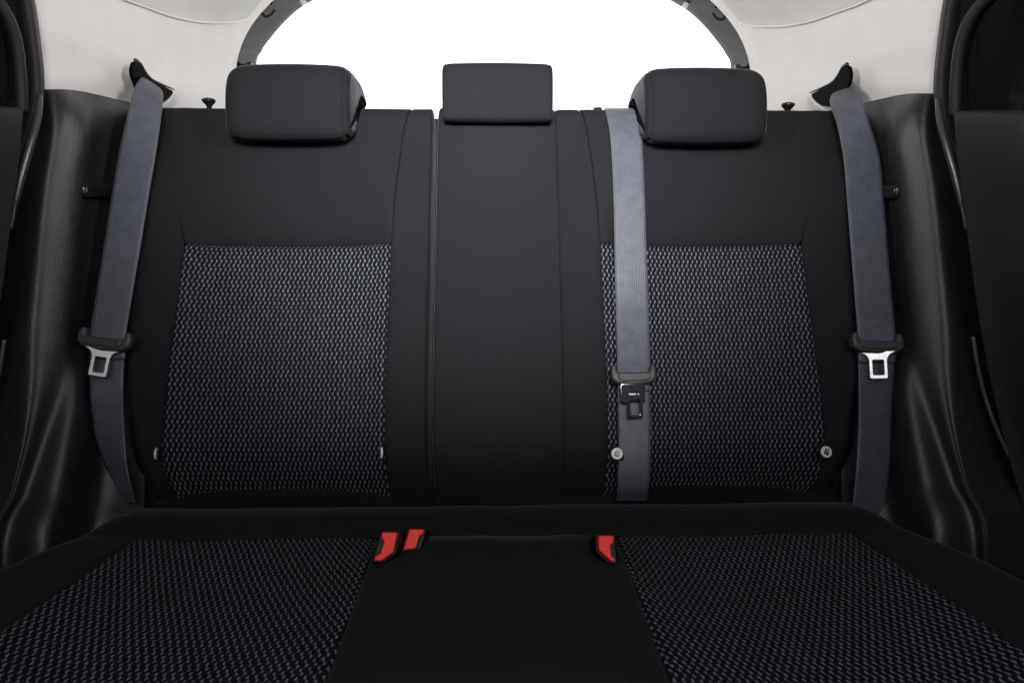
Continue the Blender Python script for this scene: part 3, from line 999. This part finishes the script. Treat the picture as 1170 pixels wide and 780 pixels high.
    gk += [[Vector((p.x * 0.93, p.y, max(p.z + 0.05, 1.49))) for p in gk[-1]]]
    obj('window', grid(spline_grid(mirk(gk, sg), 26, 32), flip=fl), TINT, dr)
    fp = [(25, 128, .995), (23.5, 90, .99), (19, 50, .98), (8, 18, .965), (-12, -8, .945), (-40, -25, .92)]
    obj('window_frame', tube(catmull([mir(at(*p), sg) for p in fp], 50), 0.0075, 14), RUBBER, dr)
    # thin bright tube modelling the highlight line lower on the door
    ap = [(5, 388, .93), (0, 420, .925), (-8, 455, .92), (-20, 490, .91), (-38, 530, .90)]
    obj('door_highlight', tube(catmull([mir(at(*p), sg) for p in ap], 40), 0.0028, 12), EDGE_GLINT, dr)

# --- headliner
hl = thing('headliner', Vector((0, 0.8, 1.5)), 'pale cloth roof lining with curved edges above both pillars', 'headliner')
for sg in (-1, 1):
    obj('lining_edge', tube([mir(p, sg) for p in bead], 0.0022, 10), CREAM, hl)
    obj('lining_corner', grid(spline_grid(mirk(line_knots, sg), 60, 40), flip=sg > 0), HEADLINE, hl)
roof = []
for i in range(25):
    Y = lerp(-0.6, 1.66, i / 24)
    row = []
    for j in range(31):
        q = j / 15 - 1
        zc = 1.56 - 0.03 * (Y - 0.5) ** 2
        row.append(Vector((q * 0.70, Y, zc - 0.10 * abs(q) ** 3)))
    roof.append(row)
obj('roof_lining', grid(roof), HEADLINE, hl)

# ------------------------------------------------------------------ tailgate
tg = thing('tailgate', Vector((0, 1.85, 0.9)), 'closed tailgate with grey inner trim framing the bright rear window', 'tailgate')
ring = [  # outer px, inner px
    ((272, 150), (296, 150)), ((268, 72), (290, 76)), ((270, 55), (296, 56)), ((279, 36), (309, 38)), ((293, 16), (325, 20)), ((306, 2), (343, 5)),
    ((330, -18), (372, -10)), ((380, -45), (425, -26)), ((460, -62), (490, -36)), ((567, -68), (567, -40))]
def ring_pts(sg):
    rr = []
    for (ox, oy), (ix, iy) in ring:
        o3 = at(ox, oy, 1.775); i3 = at(ix, iy, 1.87)
        o0 = at(ox - 1.5, oy, 1.82)
        m1 = o3.lerp(i3, 0.25) + Vector((0, -0.010, 0)); m2 = o3.lerp(i3, 0.6) + Vector((0, -0.006, 0))
        i1 = i3 + Vector((0, 0.02, 0))
        rr.append([mir(p, sg) for p in (o0, o3, m1, m2, i3, i1)])
    return rr
half = ring_pts(-1)
full = half + [[mir(p, 1) for p in r] for r in reversed(half[:-1])]
obj('window_trim', grid(spline_grid(full, 26, 220)), GREYTRIM, tg)
win = [[at(255, 160, 1.95), at(567, 160, 1.95)], [at(255, 40, 1.94), at(567, 40, 1.94)], [at(300, -30, 1.93), at(567, -60, 1.93)]]
wrows = [[a, Vector((0, b.y, b.z)), Vector((-a.x, a.y, a.z))] for a, b in win]
for sg in (-1, 1):
    # oval finger recess, white clip and dark hinge bits on the trim
    pp = catmull([mir(at(*p), sg) for p in [(311.5, 4, 1.775), (305, 4.5, 1.773), (300, 9, 1.772), (299.5, 15, 1.774), (303, 19, 1.778), (309, 18, 1.783), (314, 12, 1.787)]], 30)
    obj('finger_recess', tube(pp, 0.0036, 10), GREYTRIM, tg)
    cl = mir(at(344.5, 0, 1.86), sg)
    pts = rounded([(-0.006, -0.014), (0.008, -0.014), (0.008, 0.014), (-0.006, 0.014)], 0.003)
    obj('trim_clip', plate([pts], 0.012, 0.002, (cl, Vector((1, 0, 0.6 * -sg)), Vector((0.3 * sg, 0.2, 1)))), WHITE, tg)
    hb = mir(at(279, 74.5, 1.79), sg)
    pts = rounded([(-0.020, -0.010), (0.020, -0.010), (0.020, 0.004), (0.012, 0.008), (0.006, 0.002), (-0.006, 0.002), (-0.012, 0.008), (-0.020, 0.006)], 0.002)
    obj('trim_hinge', plate([pts], 0.014, 0.002, (hb, Vector((1, 0, 0)), Vector((0, 0, 1)))), GLOSSBLACK, tg)
# lower half of the tailgate, hidden behind the seats
low = [[Vector((x, 1.93, 1.02)), Vector((x, 1.98, 0.7)), Vector((x, 1.98, 0.35))] for x in (-0.66, -0.3, 0.3, 0.66)]
obj('lower_panel', grid(low), GREYTRIM, tg)
gobj = obj('window_pane', grid(wrows), GLASS, tg)

# ------------------------------------------------------------------ floor
fb = bmesh.new()
grid_into(fb, [[Vector((x, y, 0.14)) for x in (-0.8, 0, 0.8)] for y in (-0.8, 0.3, 1.0, 2.0)])
props(obj('floor', fb, CARPET), 'black carpet under the rear bench', 'floor', kind='structure')

# ------------------------------------------------------------------ light
world = bpy.data.worlds.new('World')
scene.world = world
world.use_nodes = True
wn = N(world.node_tree)
bg = world.node_tree.nodes['Background']
# bright white studio behind the car, dim studio in front of it
tc = wn.node('ShaderNodeTexCoord')
sp = wn.node('ShaderNodeSeparateXYZ')
wn.link(tc.outputs['Generated'], sp.inputs[0])
k = wn.math('MULTIPLY_ADD', sp.outputs[1], 4.0, -0.9, clamp=True)
wn.link(wn.mix(k, (0.03, 0.03, 0.031), (1.0, 1.0, 1.0)), bg.inputs['Color'])
bg.inputs['Strength'].default_value = 2.2


def area(name, loc, target, sx, sy, power, color=(1, 1, 1), spread=180):
    l = bpy.data.lights.new(name, 'AREA')
    l.shape = 'RECTANGLE'
    l.size, l.size_y = sx, sy
    l.energy = power
    l.color = color
    l.spread = math.radians(spread)
    o = bpy.data.objects.new(name, l)
    o.location = loc
    o.rotation_euler = (Vector(target) - Vector(loc)).to_track_quat('-Z', 'Y').to_euler()
    COL.objects.link(o)
    return o


area('front_softbox', (0.0, -0.30, 1.22), (0.0, 1.2, 1.06), 0.30, 0.18, 5.7, (1.0, 0.985, 0.98), 47)
area('windscreen_light', (0.0, -0.55, 1.25), (0.0, 1.1, 0.85), 1.2, 0.45, 9.2, (0.97, 0.985, 1.0), 180)
for sg in (-1, 1):
    area('added_pillar_fill', (-0.55 * sg, 0.28, 1.24), (0.67 * sg, 1.15, 1.22), 0.10, 0.40, 0.82, (1.0, 0.98, 0.955), 46)  # lamps added inside the cabin to brighten the pillars and side trim

cam = bpy.data.cameras.new('camera')
cam.sensor_width = 36
cam.lens = F / 1170 * 36
cam.clip_start = 0.01
cam.clip_end = 100
co = bpy.data.objects.new('camera', cam)
co.location = CAM
co.rotation_euler = fwd.to_track_quat('-Z', 'Y').to_euler()
COL.objects.link(co)
scene.camera = co

scene.view_settings.view_transform = 'Standard'
scene.view_settings.look = 'None'
scene.view_settings.exposure = 0
scene.view_settings.gamma = 1
scene.cycles.use_denoising = True
scene.cycles.max_bounces = 8
scene.cycles.sample_clamp_indirect = 6
